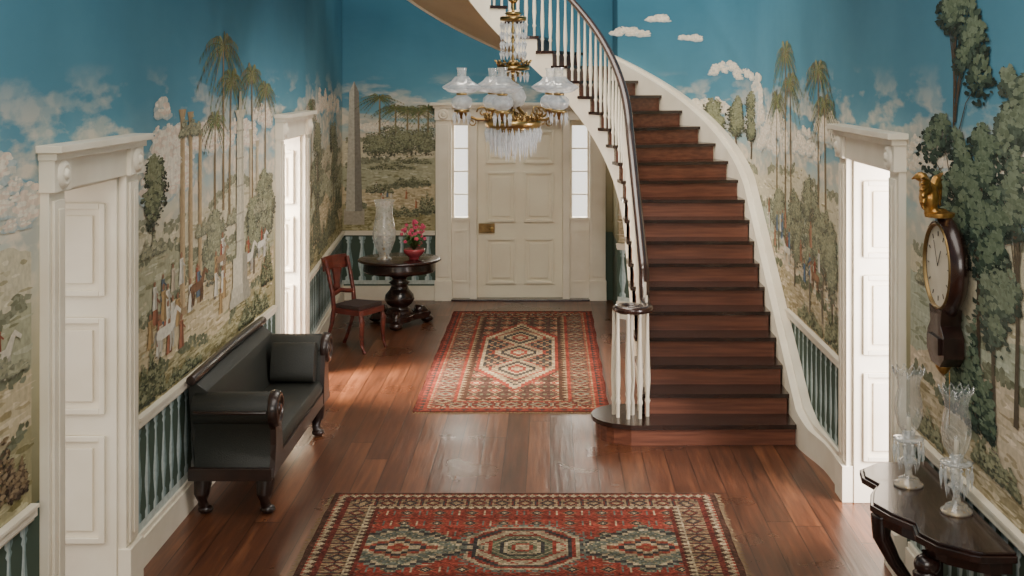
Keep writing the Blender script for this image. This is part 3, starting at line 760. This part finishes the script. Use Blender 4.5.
def far_rug(i,j,nx,ny):
    d,t=edge(i,j,nx,ny)
    if d<27:
        return border(d,t,[(0,2,solid(DRED)),(2,5,zig(RED,NAVY,6,3)),(5,7,solid(RED)),(7,9,zig(TAN,RED,4,2)),(9,20,motif(DRED,TAN,BLU,15,11)),(20,22,solid(RED)),(22,25,zig(TAN,BRN,6,3)),(25,27,solid(BRN))])
    x=i-nx/2; y=j-ny/2; ax=int(abs(x)); ay=int(abs(y))
    # hexagonal field: stepped centre panel with hooked medallions on dark ground
    qx=ax//2*2; qy=ay//4*4
    m=max(qx*1.0, qx*.55+qy*.26)
    if m<22:
        best=99
        for cy in (-46,0,46):
            dy=abs(y-cy)//3*3; best=min(best,qx+dy*.6)
        if best<3: return CRM
        if best<6: return RED
        if best<9: return CRM
        if best<12: return NAVY
        if best<16: return TAN if (ax//2+ay//3)%2 else CRM
        if best<18: return RED
        q=(ax//2+ay//4)%4; r_=(ax//2-ay//4)%4
        if q==0: return TAN
        if r_==0: return ORG
        return NAVY
    if m<24: return CRM
    if m<26: return RED
    a=(i%12)-6; b_=(j%18)-9
    if abs(a)+abs(b_)*.7<2: return CRM
    if abs(a)+abs(b_)*.7<4: return RED
    if abs(a)+abs(b_)*.7<5: return TAN
    if abs(b_)>7 and (i//2)%2: return GRN
    return (78,54,48)
rug('area_rug.001',-1.15,.50,10.45,14.95,.0155,far_rug,'y')

# ------------------------------------------------------------------ sofa (faces +x)
b=MB('sofa')
xb,xf=WL+.06,-1.75; ya,yb=7.92,9.90
b.box(xb+.04,xf,ya+.08,yb-.08,.27,.37,M_sofaw)
sp=[(xb+.08,.37),(xf-.01,.37),(xf-.005,.41),(xf-.03,.455),(xf-.12,.475),(xb+.2,.47),(xb+.08,.46)]
b.prism([(p[0],p[1]) for p in sp][::-1],ya+.12,yb-.12,'y',M_horse,True)
bp_=[(xb+.03,.30),(xb+.16,.36),(xb+.135,.60),(xb+.10,.80),(xb+.02,.86),(xb-.02,.82),(xb-.0,.5)]
b.prism(bp_[::-1],ya+.06,yb-.06,'y',M_horse,True)
b.tube([(xb+.02,ya-.02+(yb-ya+.0)*t/6,.885+.015*math.sin(pi*t/6)) for t in range(7)],.032,M_sofaw,12)
def arm(y,sg):
    cz=.685; r=.105; cy=y
    b.lathe([(0,-.0),(r,0),(r,xf-.02-xb-.02),(0,xf-.02-xb-.02)],(xb+.02,cy,cz),M_horse,24,'x')
    inner=[(cy-sg*.10,cz),(cy-sg*.12,.60),(cy-sg*.15,.50),(cy-sg*.17,.40),(cy-sg*.17,.28)]
    outer=[(cy+sg*.09,.28),(cy+sg*.06,.36),(cy+sg*.035,.46),(cy+sg*.04,.56),(cy+sg*.09,cz-.03)]
    b.prism(inner+outer,xb+.03,xf-.03,'x',M_horse,True)
    b.prism(inner+[(cy+sg*.10,.27),(cy+sg*.09,.3)]+outer[1:],xf-.03,xf+.005,'x',M_sofaw,False)
    b.lathe([(0,.035),(.03,.035),(.04,.02),(.07,.02),(.08,.035),(.108,.03),(.118,.0),(.118,-.03),(0,-.03)],(xf-.005,cy,cz),M_sofaw,24,'x')
    b.box(xb+.0,xf-.01,cy+sg*.06,cy+sg*.10,.25,.33,M_sofaw)
    b.tube([(xf-.02-.02,cy+sg*.115,cz-.0),(xb+.04,cy+sg*.115,cz)],.012,M_sofaw,8)
arm(ya+.08,-1); arm(yb-.08,1)
for y,sg in ((ya+.12,-1),(yb-.12,1)):
    for x in (xb+.06,xf-.08):
        b.tube([(x,y,.29),(x+.005,y+sg*.02,.22),(x+.0,y+sg*.035,.14),(x,y+sg*.01,.07),(x+.01,y,.035)],[.055,.06,.05,.032,.036],M_sofaw,12)
        b.ell((x+.015,y,.03),(.05,.045,.03),M_sofaw)
    b.tube([(xf-.06,y-sg*.02,.27),(xf-.05,y-sg*.10,.25),(xf-.04,y-sg*.16,.28)],[.035,.03,.01],M_sofaw,8)
b.M=Matrix.Translation((0,yb-.31,.62))@Matrix.Rotation(math.radians(-18),4,'X')
pr=[]
for i in range(20):
    a=2*pi*i/20; pr.append((.075*math.copysign(abs(math.cos(a))**.5,math.cos(a)),.15*math.copysign(abs(math.sin(a))**.6,math.sin(a))))
b.prism(pr,xb+.16,xf-.05,'x',M_horse,True)
b.M=Matrix.Identity(4)
b.finish(bevel=.008)

# ------------------------------------------------------------------ side chair
b=MB('side_chair')
b.M=Matrix.Translation((-2.0,12.95,0))@Matrix.Rotation(math.radians(-118),4,'Z')@Matrix.Diagonal((.9,.86,1,1))
b.prism([(-.20,-.2),(.20,-.2),(.235,.22),(.2,.25),(-.2,.25),(-.235,.22)],.38,.435,'z',M_mahog)
b.prism([(-.185,-.18),(.185,-.18),(.22,.2),(-.22,.2)],.435,.475,'z',M_seat)
for sx in (-1,1):
    b.tube([(sx*.20,.20,.42),(sx*.205,.235,.32),(sx*.205,.225,.18),(sx*.205,.235,.08),(sx*.205,.27,.0)],[.034,.034,.028,.022,.024],M_mahog,8)
    b.tube([(sx*.185,-.34,.0),(sx*.19,-.28,.12),(sx*.19,-.22,.28),(sx*.19,-.19,.42),(sx*.195,-.21,.58),(sx*.2,-.26,.76),(sx*.205,-.31,.92)],[.024,.024,.027,.03,.026,.024,.024],M_mahog,8)
cr=[(-.225,-.305),(-.12,-.34),(0,-.355),(.12,-.34),(.225,-.305)]
for i in range(4):
    (xa,ya_),(xc,yc)=cr[i],cr[i+1]
    b.add([(xa,ya_,.80),(xc,yc,.80),(xc,yc-.03,.94),(xa,ya_-.03,.94),(xa,ya_-.025,.80),(xc,yc-.025,.80),(xc,yc-.055,.94),(xa,ya_-.055,.94)],[(0,1,2,3),(5,4,7,6),(3,2,6,7),(1,0,4,5),(0,3,7,4),(2,1,5,6)],M_mahog)
b.tube([(-.19,-.215,.56),(-.1,-.24,.57),(0,-.25,.59),(.1,-.24,.57),(.19,-.215,.56)],.024,M_mahog,8)
b.prism([(-.06,.58),(.06,.58),(.04,.66),(.08,.82),(-.08,.82),(-.04,.66)],-.32,-.29,'y',M_mahog)
b.finish(bevel=.003)

# ------------------------------------------------------------------ round centre table
TX,TY=-1.71,14.2
b=MB('pedestal_table')
b.lathe([(0,.715),(.43,.715),(.455,.722),(.475,.735),(.465,.75),(.45,.755),(0,.755)],(TX,TY,0),M_dark,48)
b.lathe([(.40,.715),(.405,.66),(.41,.625),(.395,.605),(.0,.605)],(TX,TY,0),M_dark,48)
b.lathe([(.2,.605),(.17,.57),(.09,.54),(.08,.51),(.12,.48),(.09,.45),(.11,.40),(.16,.34),(.17,.29),(.14,.24),(.09,.20),(.14,.18),(.15,.16),(.18,.13),(0,.13)],(TX,TY,0),M_dark,24)
pts=[]
for i in range(48):
    a=2*pi*i/48; r=.29+.07*math.cos(3*a-.5*pi); pts.append((TX+r*math.cos(a),TY+r*math.sin(a)))
b.prism(pts,.075,.135,'z',M_dark)
for i in range(3):
    a=(2*pi*i+pi/2)/3; cx,cy=TX+.34*math.cos(a),TY+.34*math.sin(a)
    b.ell((cx,cy,.045),(.075,.075,.045),M_dark)
    b.tube([(TX+.2*math.cos(a),TY+.2*math.sin(a),.16),(TX+.29*math.cos(a),TY+.29*math.sin(a),.15),(TX+.37*math.cos(a),TY+.37*math.sin(a),.09)],[.05,.045,.03],M_dark,8)
b.finish()
b=MB('hurricane_shade')
hx=TX-.16
b.lathe([(.085,0),(.088,.01),(.06,.025),(.055,.05),(.09,.12),(.125,.22),(.132,.30),(.118,.40),(.098,.50),(.095,.58),(.108,.64),(.118,.67)],(hx,TY-.1,.756),M_glass2,28)
b.lathe([(0,0),(.05,0),(.035,.02),(.015,.05),(.015,.12),(.025,.13),(0,.13)],(hx,TY-.1,.756),M_brass,16)
b.lathe([(.0,.13),(.014,.13),(.014,.30),(0,.31)],(hx,TY-.1,.756),M_dial,12)
b.finish()
b=MB('potted_flowers')
fx,fy=TX+.175,TY-.08
b.lathe([(0,0),(.06,0),(.055,.015),(.07,.03),(.115,.07),(.125,.10),(.118,.12),(.10,.11),(0,.10)],(fx,fy,.756),M_pot,24)
for i in range(26):
    a=R.random()*6.28; l=R.uniform(.10,.17); z=R.uniform(.12,.28)
    b.tube([(fx,fy,.85),(fx+l*.5*math.cos(a),fy+l*.5*math.sin(a),.85+z*.7),(fx+l*math.cos(a),fy+l*math.sin(a),.85+z*.5)],[.008,.02,.004],M_leaf,6,.3)
for i in range(56):
    a=R.random()*6.28; r_=R.uniform(0,.15); z=1.0+R.uniform(-.1,.2)*(1-r_*2)
    x,y=fx+r_*math.cos(a),fy+r_*math.sin(a)
    b.tube([(fx,fy,.86),(x,y,z)],.003,M_leaf,4)
    for q in range(5):
        aa=q*1.257+a; b.ell((x+.012*math.cos(aa),y-.004,z+.012*math.sin(aa)),(.010,.006,.008),M_pink,6,4)
b.finish()

# ------------------------------------------------------------------ console table right
b=MB('console_table')
def shape(g):
    y0,y1=5.22-g,6.50+g; P=[(WR-.045,y0),(1.80-g,y0)]
    ys=[0,.08,.18,.28,.38,.5,.62,.72,.82,.92,1.0]; xs=[1.76,1.65,1.60,1.62,1.55,1.50,1.54,1.60,1.56,1.58,1.68]
    for t,x in zip(ys,xs): P.append((x-g,y0+.02+(y1-y0-.04)*t))
    P.append((WR-.045,y1)); return P[::-1]
b.prism(shape(0),.77,.80,'z',M_dark); b.prism(shape(-.015),.80,.812,'z',M_dark); b.prism(shape(-.06),.70,.77,'z',M_dark)
for y,x in ((5.50,1.68),(6.22,1.68)):
    b.tube([(x,y,.70),(x-.03,y,.62),(x-.03,y,.52),(x+.03,y,.40),(x+.10,y,.30),(x+.11,y,.20),(x+.06,y,.12),(x,y,.09)],[.045,.055,.045,.035,.03,.032,.035,.03],M_dark,10)
    b.ell((x-.02,y,.66),(.06,.05,.05),M_dark); b.ell((x,y,.105),(.05,.045,.045),M_dark)
b.prism(shape(-.09),.03,.075,'z',M_dark)
for y in (5.45,6.25):
    b.ell((1.76,y,.02),(.045,.045,.02),M_dark); b.box(WR-.09,WR-.045,y-.04,y+.04,0,.70,M_dark)
b.finish(bevel=.004)
def lustre(name,x,y,z):
    b=MB(name)
    b.lathe([(0,0),(.07,0),(.072,.012),(.055,.02),(.05,.035),(.02,.05),(.014,.09),(.03,.11),(.045,.125),(.02,.14),(.016,.17),(.032,.19),(.016,.205),(.015,.225)],(x,y,z),M_cryst2,20)
    b.lathe([(.068,0),(.07,.006),(.068,.012),(0,.012)],(x,y,z),M_brass,20)
    b.lathe([(.015,.215),(.065,.22),(.075,.232),(.06,.236),(.03,.235),(.03,.26),(.02,.27)],(x,y,z),M_cryst2,20)
    for i in range(12):
        a=2*pi*i/12; px,py=x+.07*math.cos(a),y+.07*math.sin(a)
        b.cryst((px,py,z+.215),.007,.018,M_cryst2); b.cryst((px,py,z+.175),.012,.11,M_cryst2)
        if i%2==0: b.cryst((x+.045*math.cos(a),y+.045*math.sin(a),z+.11),.009,.07,M_cryst2)
    b.lathe([(.03,.245),(.032,.26),(.055,.30),(.068,.36),(.064,.42),(.052,.47),(.055,.51),(.072,.55)],(x,y,z),M_glass,24)
    for i in range(12):
        a=2*pi*i/12; b.tube([(x+.071*math.cos(a-.2),y+.071*math.sin(a-.2),z+.548),(x+.079*math.cos(a),y+.079*math.sin(a),z+.575),(x+.071*math.cos(a+.2),y+.071*math.sin(a+.2),z+.548)],.004,M_glass,5)
    b.lathe([(0,.24),(.012,.24),(.012,.33),(0,.335)],(x,y,z),M_dial,10)
    b.finish()
lustre('candle_lustre',1.75,6.10,.812); lustre('candle_lustre',1.86,5.72,.812)

# ------------------------------------------------------------------ wall clock
ck=bpy.data.objects.new('wall_clock',None); bpy.context.scene.collection.objects.link(ck)
cy,cz=6.12,1.88; WC=WR-.014
b=MB('case')
b.lathe([(.20,0),(.23,-.02),(.25,-.04),(.245,-.07),(.22,-.095),(.205,-.09),(.198,-.08)],(WC,cy,cz),M_dark,40,'x')
b.lathe([(.212,-.092),(.208,-.101),(.202,-.10),(.196,-.085)],(WC,cy,cz),M_lock,40,'x')
b.lathe([(.2,-.082),(0,-.084)],(WC,cy,cz),M_dial,40,'x')
for i in range(12):
    a=2*pi*i/12; c_,s_=math.cos(a),math.sin(a)
    b.tube([(WC-.086,cy+.145*c_,cz+.145*s_),(WC-.086,cy+.17*c_,cz+.17*s_)],.003,M_black,4)
b.tube([(WC-.089,cy,cz),(WC-.089,cy-.05,cz+.08)],.003,M_black,4); b.tube([(WC-.089,cy,cz),(WC-.089,cy+.06,cz+.12)],.0022,M_black,4)
b.prism([(cy-.10,1.68),(cy+.10,1.68),(cy+.08,1.60),(cy+.13,1.55),(cy+.13,1.45),(cy+.07,1.40),(cy-.07,1.40),(cy-.13,1.45),(cy-.13,1.55),(cy-.08,1.60)],WC-.10,WC,'x',M_dark)
b.box(WC-.115,WC-.10,cy-.09,cy+.09,1.46,1.54,M_dark)
b.lathe([(0,0),(.03,.0),(.04,-.02),(.02,-.05),(0,-.07)],(WC-.06,cy,1.41),M_gilt,12)
b.lathe([(.07,0),(.075,.02),(.04,.03),(.03,.04)],(WC-.08,cy,cz+.24),M_gilt,16)
b.tube([(WC-.03,cy,1.36),(WC-.03,cy+.0,1.1)],.003,M_gilt,5)
b.finish(bevel=.003,parent=ck)
b=MB('gilt_eagle')
b.M=Matrix.Translation((WC-.13,cy,cz+.335))@Matrix.Rotation(math.radians(-35),4,'Z')
b.ell((0,0,0),(.05,.05,.075),M_gilt); b.ell((-.02,0,.065),(.03,.03,.04),M_gilt); b.ell((-.04,0,.10),(.034,.024,.024),M_gilt)
b.tube([(-.065,0,.10),(-.088,0,.085)],[.011,.004],M_gilt,6)
for sg in (-1,1):
    for j in range(6):
        t=j/5
        b.tube([(0,sg*.02,.03),(.01,sg*(.08+.03*t),.09-.05*t),(.015,sg*(.155-.03*t),.11-.16*t)],[.022,.024,.009],M_gilt,6,.6)
    b.tube([(0,sg*.02,-.04),(0,sg*.022,-.095)],[.02,.014],M_gilt,6)
b.tube([(.0,0,-.04),(.05,0,-.09)],[.03,.02],M_gilt,8)
b.finish(parent=ck,remesh=.005)

# ------------------------------------------------------------------ chandelier
CX,CY=-.25,8.5
b=MB('chandelier'); b.M=Matrix.Translation((0,0,-.03))
b.lathe([(0,3.9),(.008,3.9),(.008,6.03),(0,6.03)],(CX,CY,0),M_brass,10)
b.lathe([(0,5.96),(.06,5.98),(.07,6.01),(.07,6.03)],(CX,CY,0),M_brass,16)
b.lathe([(.013,2.3),(.013,3.9)],(CX,CY,0),M_brass,12)
for z,r in ((3.36,.035),(3.27,.06),(3.12,.03),(2.93,.055),(2.86,.10),(2.79,.04),(2.66,.05)):
    b.lathe([(.01,-.025),(r*.6,-.018),(r,0),(r*.6,.012),(.01,.022)],(CX,CY,z),M_brass,20)
b.lathe([(.05,3.22),(.08,3.25),(.09,3.245),(.09,3.22),(.05,3.215)],(CX,CY,0),M_brass,24)
b.lathe([(.08,2.90),(.11,2.918),(.11,2.885),(.07,2.88)],(CX,CY,0),M_brass,24)
for i in range(18):
    a=2*pi*i/18
    for j in range(4): b.cryst((CX+.083*math.cos(a),CY+.083*math.sin(a),3.19-j*.065),.012,.066,M_cryst)
    b.cryst((CX+.10*math.cos(a),CY+.10*math.sin(a),2.85),.010,.08,M_cryst)
    b.tube([(CX+.10*math.cos(a-.2),CY+.10*math.sin(a-.2),2.91),(CX+.125*math.cos(a),CY+.125*math.sin(a),2.95),(CX+.10*math.cos(a+.2),CY+.10*math.sin(a+.2),2.91)],.005,M_brass,5)
b.lathe([(.02,2.62),(.07,2.65),(.09,2.70),(.07,2.75),(.02,2.78)],(CX,CY,0),M_cryst,20)
b.lathe([(.17,2.49),(.185,2.495),(.195,2.53),(.185,2.55),(.17,2.545),(.165,2.52),(.17,2.49)],(CX,CY,0),M_brass,36)
for i in range(6):
    a=2*pi*i/6; b.tube([(CX+.01*math.cos(a),CY+.01*math.sin(a),2.60),(CX+.09*math.cos(a),CY+.09*math.sin(a),2.56),(CX+.175*math.cos(a),CY+.175*math.sin(a),2.52)],.007,M_brass,6)
for i in range(28):
    a=2*pi*i/28; c_,s_=math.cos(a),math.sin(a)
    b.tube([(CX+.188*math.cos(a-.1),CY+.188*math.sin(a-.1),2.545),(CX+.20*c_,CY+.20*s_,2.59),(CX+.188*math.cos(a+.1),CY+.188*math.sin(a+.1),2.545)],.006,M_brass,5)
    b.cryst((CX+.185*c_,CY+.185*s_,2.46),.013,.11,M_cryst)
for r,zt,n in ((.155,2.47,22),(.125,2.45,18),(.09,2.43,12),(.05,2.41,7)):
    b.lathe([(r,zt+.03),(r+.006,zt+.037),(r,zt+.044)],(CX,CY,0),M_brass,24)
    for i in range(n):
        a=2*pi*(i+.5*(n%3))/n; b.cryst((CX+r*math.cos(a),CY+r*math.sin(a),zt-.03),.013,.20,M_cryst)
na=5
for i in range(na):
    a=2*pi*i/na+math.radians(44); c_,s_=math.cos(a),math.sin(a)
    P=lambda r,z:(CX+r*c_,CY+r*s_,z)
    b.tube([P(.03,2.64),P(.09,2.58),P(.17,2.55),P(.25,2.55),P(.32,2.58),P(.35,2.62)],.010,M_brass,8)
    b.tube([P(.21+.04*math.cos(t*.7)*(1-t/14),2.60+.04*math.sin(t*.7)*(1-t/14)) for t in range(12)],.006,M_brass,6)
    b.tube([P(.28+.03*math.cos(t*.7+2)*(1-t/14),2.53+.03*math.sin(t*.7+2)*(1-t/14)) for t in range(12)],.005,M_brass,6)
    x,y=CX+.35*c_,CY+.35*s_
    b.lathe([(0,2.55),(.015,2.56),(.035,2.595),(.055,2.605),(.05,2.615),(.02,2.62)],(x,y,0),M_brass,16)
    b.lathe([(.018,2.615),(.055,2.63),(.072,2.66),(.066,2.69),(.035,2.715)],(x,y,0),M_frost,16)
    b.lathe([(.030,2.712),(.038,2.722),(.030,2.737)],(x,y,0),M_brass,16)
    b.lathe([(.05,2.728),(.09,2.735),(.13,2.762),(.134,2.77),(.11,2.785),(.07,2.81),(.045,2.84)],(x,y,0),M_frost,28)
    b.lathe([(.026,2.735),(.036,2.775),(.03,2.83),(.03,2.875),(.036,2.90)],(x,y,0),M_glass2,16)
    for q in range(10):
        aa=2*pi*q/10; b.cryst((x+.055*math.cos(aa),y+.055*math.sin(aa),2.57),.010,.09,M_cryst)
b.finish()

# ------------------------------------------------------------------ lights
def area(name,loc,target,sx,sy,e,col,spread=180):
    l=bpy.data.lights.new(name,'AREA'); l.shape='RECTANGLE'; l.size=sx; l.size_y=sy; l.energy=e; l.color=col; l.spread=math.radians(spread)
    o=bpy.data.objects.new(name,l); bpy.context.scene.collection.objects.link(o); o.location=loc
    d=Vector(target)-Vector(loc); o.rotation_euler=d.to_track_quat('-Z','Y').to_euler(); return o
area('light_ceiling_fill',(0,5.5,5.9),(0,6.2,0),2.6,8,300,(1,.94,.86))  # added fill light under the closed ceiling for general brightness, no window there
area('light_landing_window',(0,-2.5,3.8),(0,9,1.2),3.5,3,270,(1,.94,.86))
area('light_front_door_fill',(-.4,9.3,5.2),(-.5,15.7,1.3),1.6,1.0,120,(1,.91,.78))  # added unseen light aimed at the front door to brighten it, no lantern hangs here
area('light_over_stairs',(-.3,12.3,5.8),(-.2,12.6,0),2.5,3,170,(1,.92,.82))  # area light just under the ceiling, facing down over the stairs
area('light_side_room_right',(3.5,6.7,1.7),(2.15,8.25,1.2),1.4,2,460,(1,.92,.90))
area('light_side_room_left',(-4.3,10.5,1.9),(-2.2,11.8,.8),1.4,2,460,(1,.92,.86))
area('light_side_window_left',(-4.4,11.1,2.6),(-1.75,11.7,0),1.3,1.6,360,(1,.84,.64),90)
area('light_side_room_near',(-4.0,5.2,2.0),(-2.4,6.7,1.2),1.2,1.8,6,(1,.93,.85))
area('light_porch',(-.35,17.6,1.8),(-.35,14,.6),3,2.2,320,(1,.92,.78))
w=bpy.data.worlds.new('World'); bpy.context.scene.world=w; w.use_nodes=True
bg=w.node_tree.nodes['Background']; bg.inputs[0].default_value=(1,.95,.89,1); bg.inputs[1].default_value=1.7

cam=bpy.data.cameras.new('Camera'); co=bpy.data.objects.new('Camera',cam); bpy.context.scene.collection.objects.link(co)
co.location=(0,0,2.8); co.rotation_euler=(pi/2,0,0)
cam.sensor_width=36; cam.lens=1250/1024*36; cam.shift_x=-38/1024; cam.shift_y=-210/1024; cam.clip_end=100
bpy.context.scene.camera=co
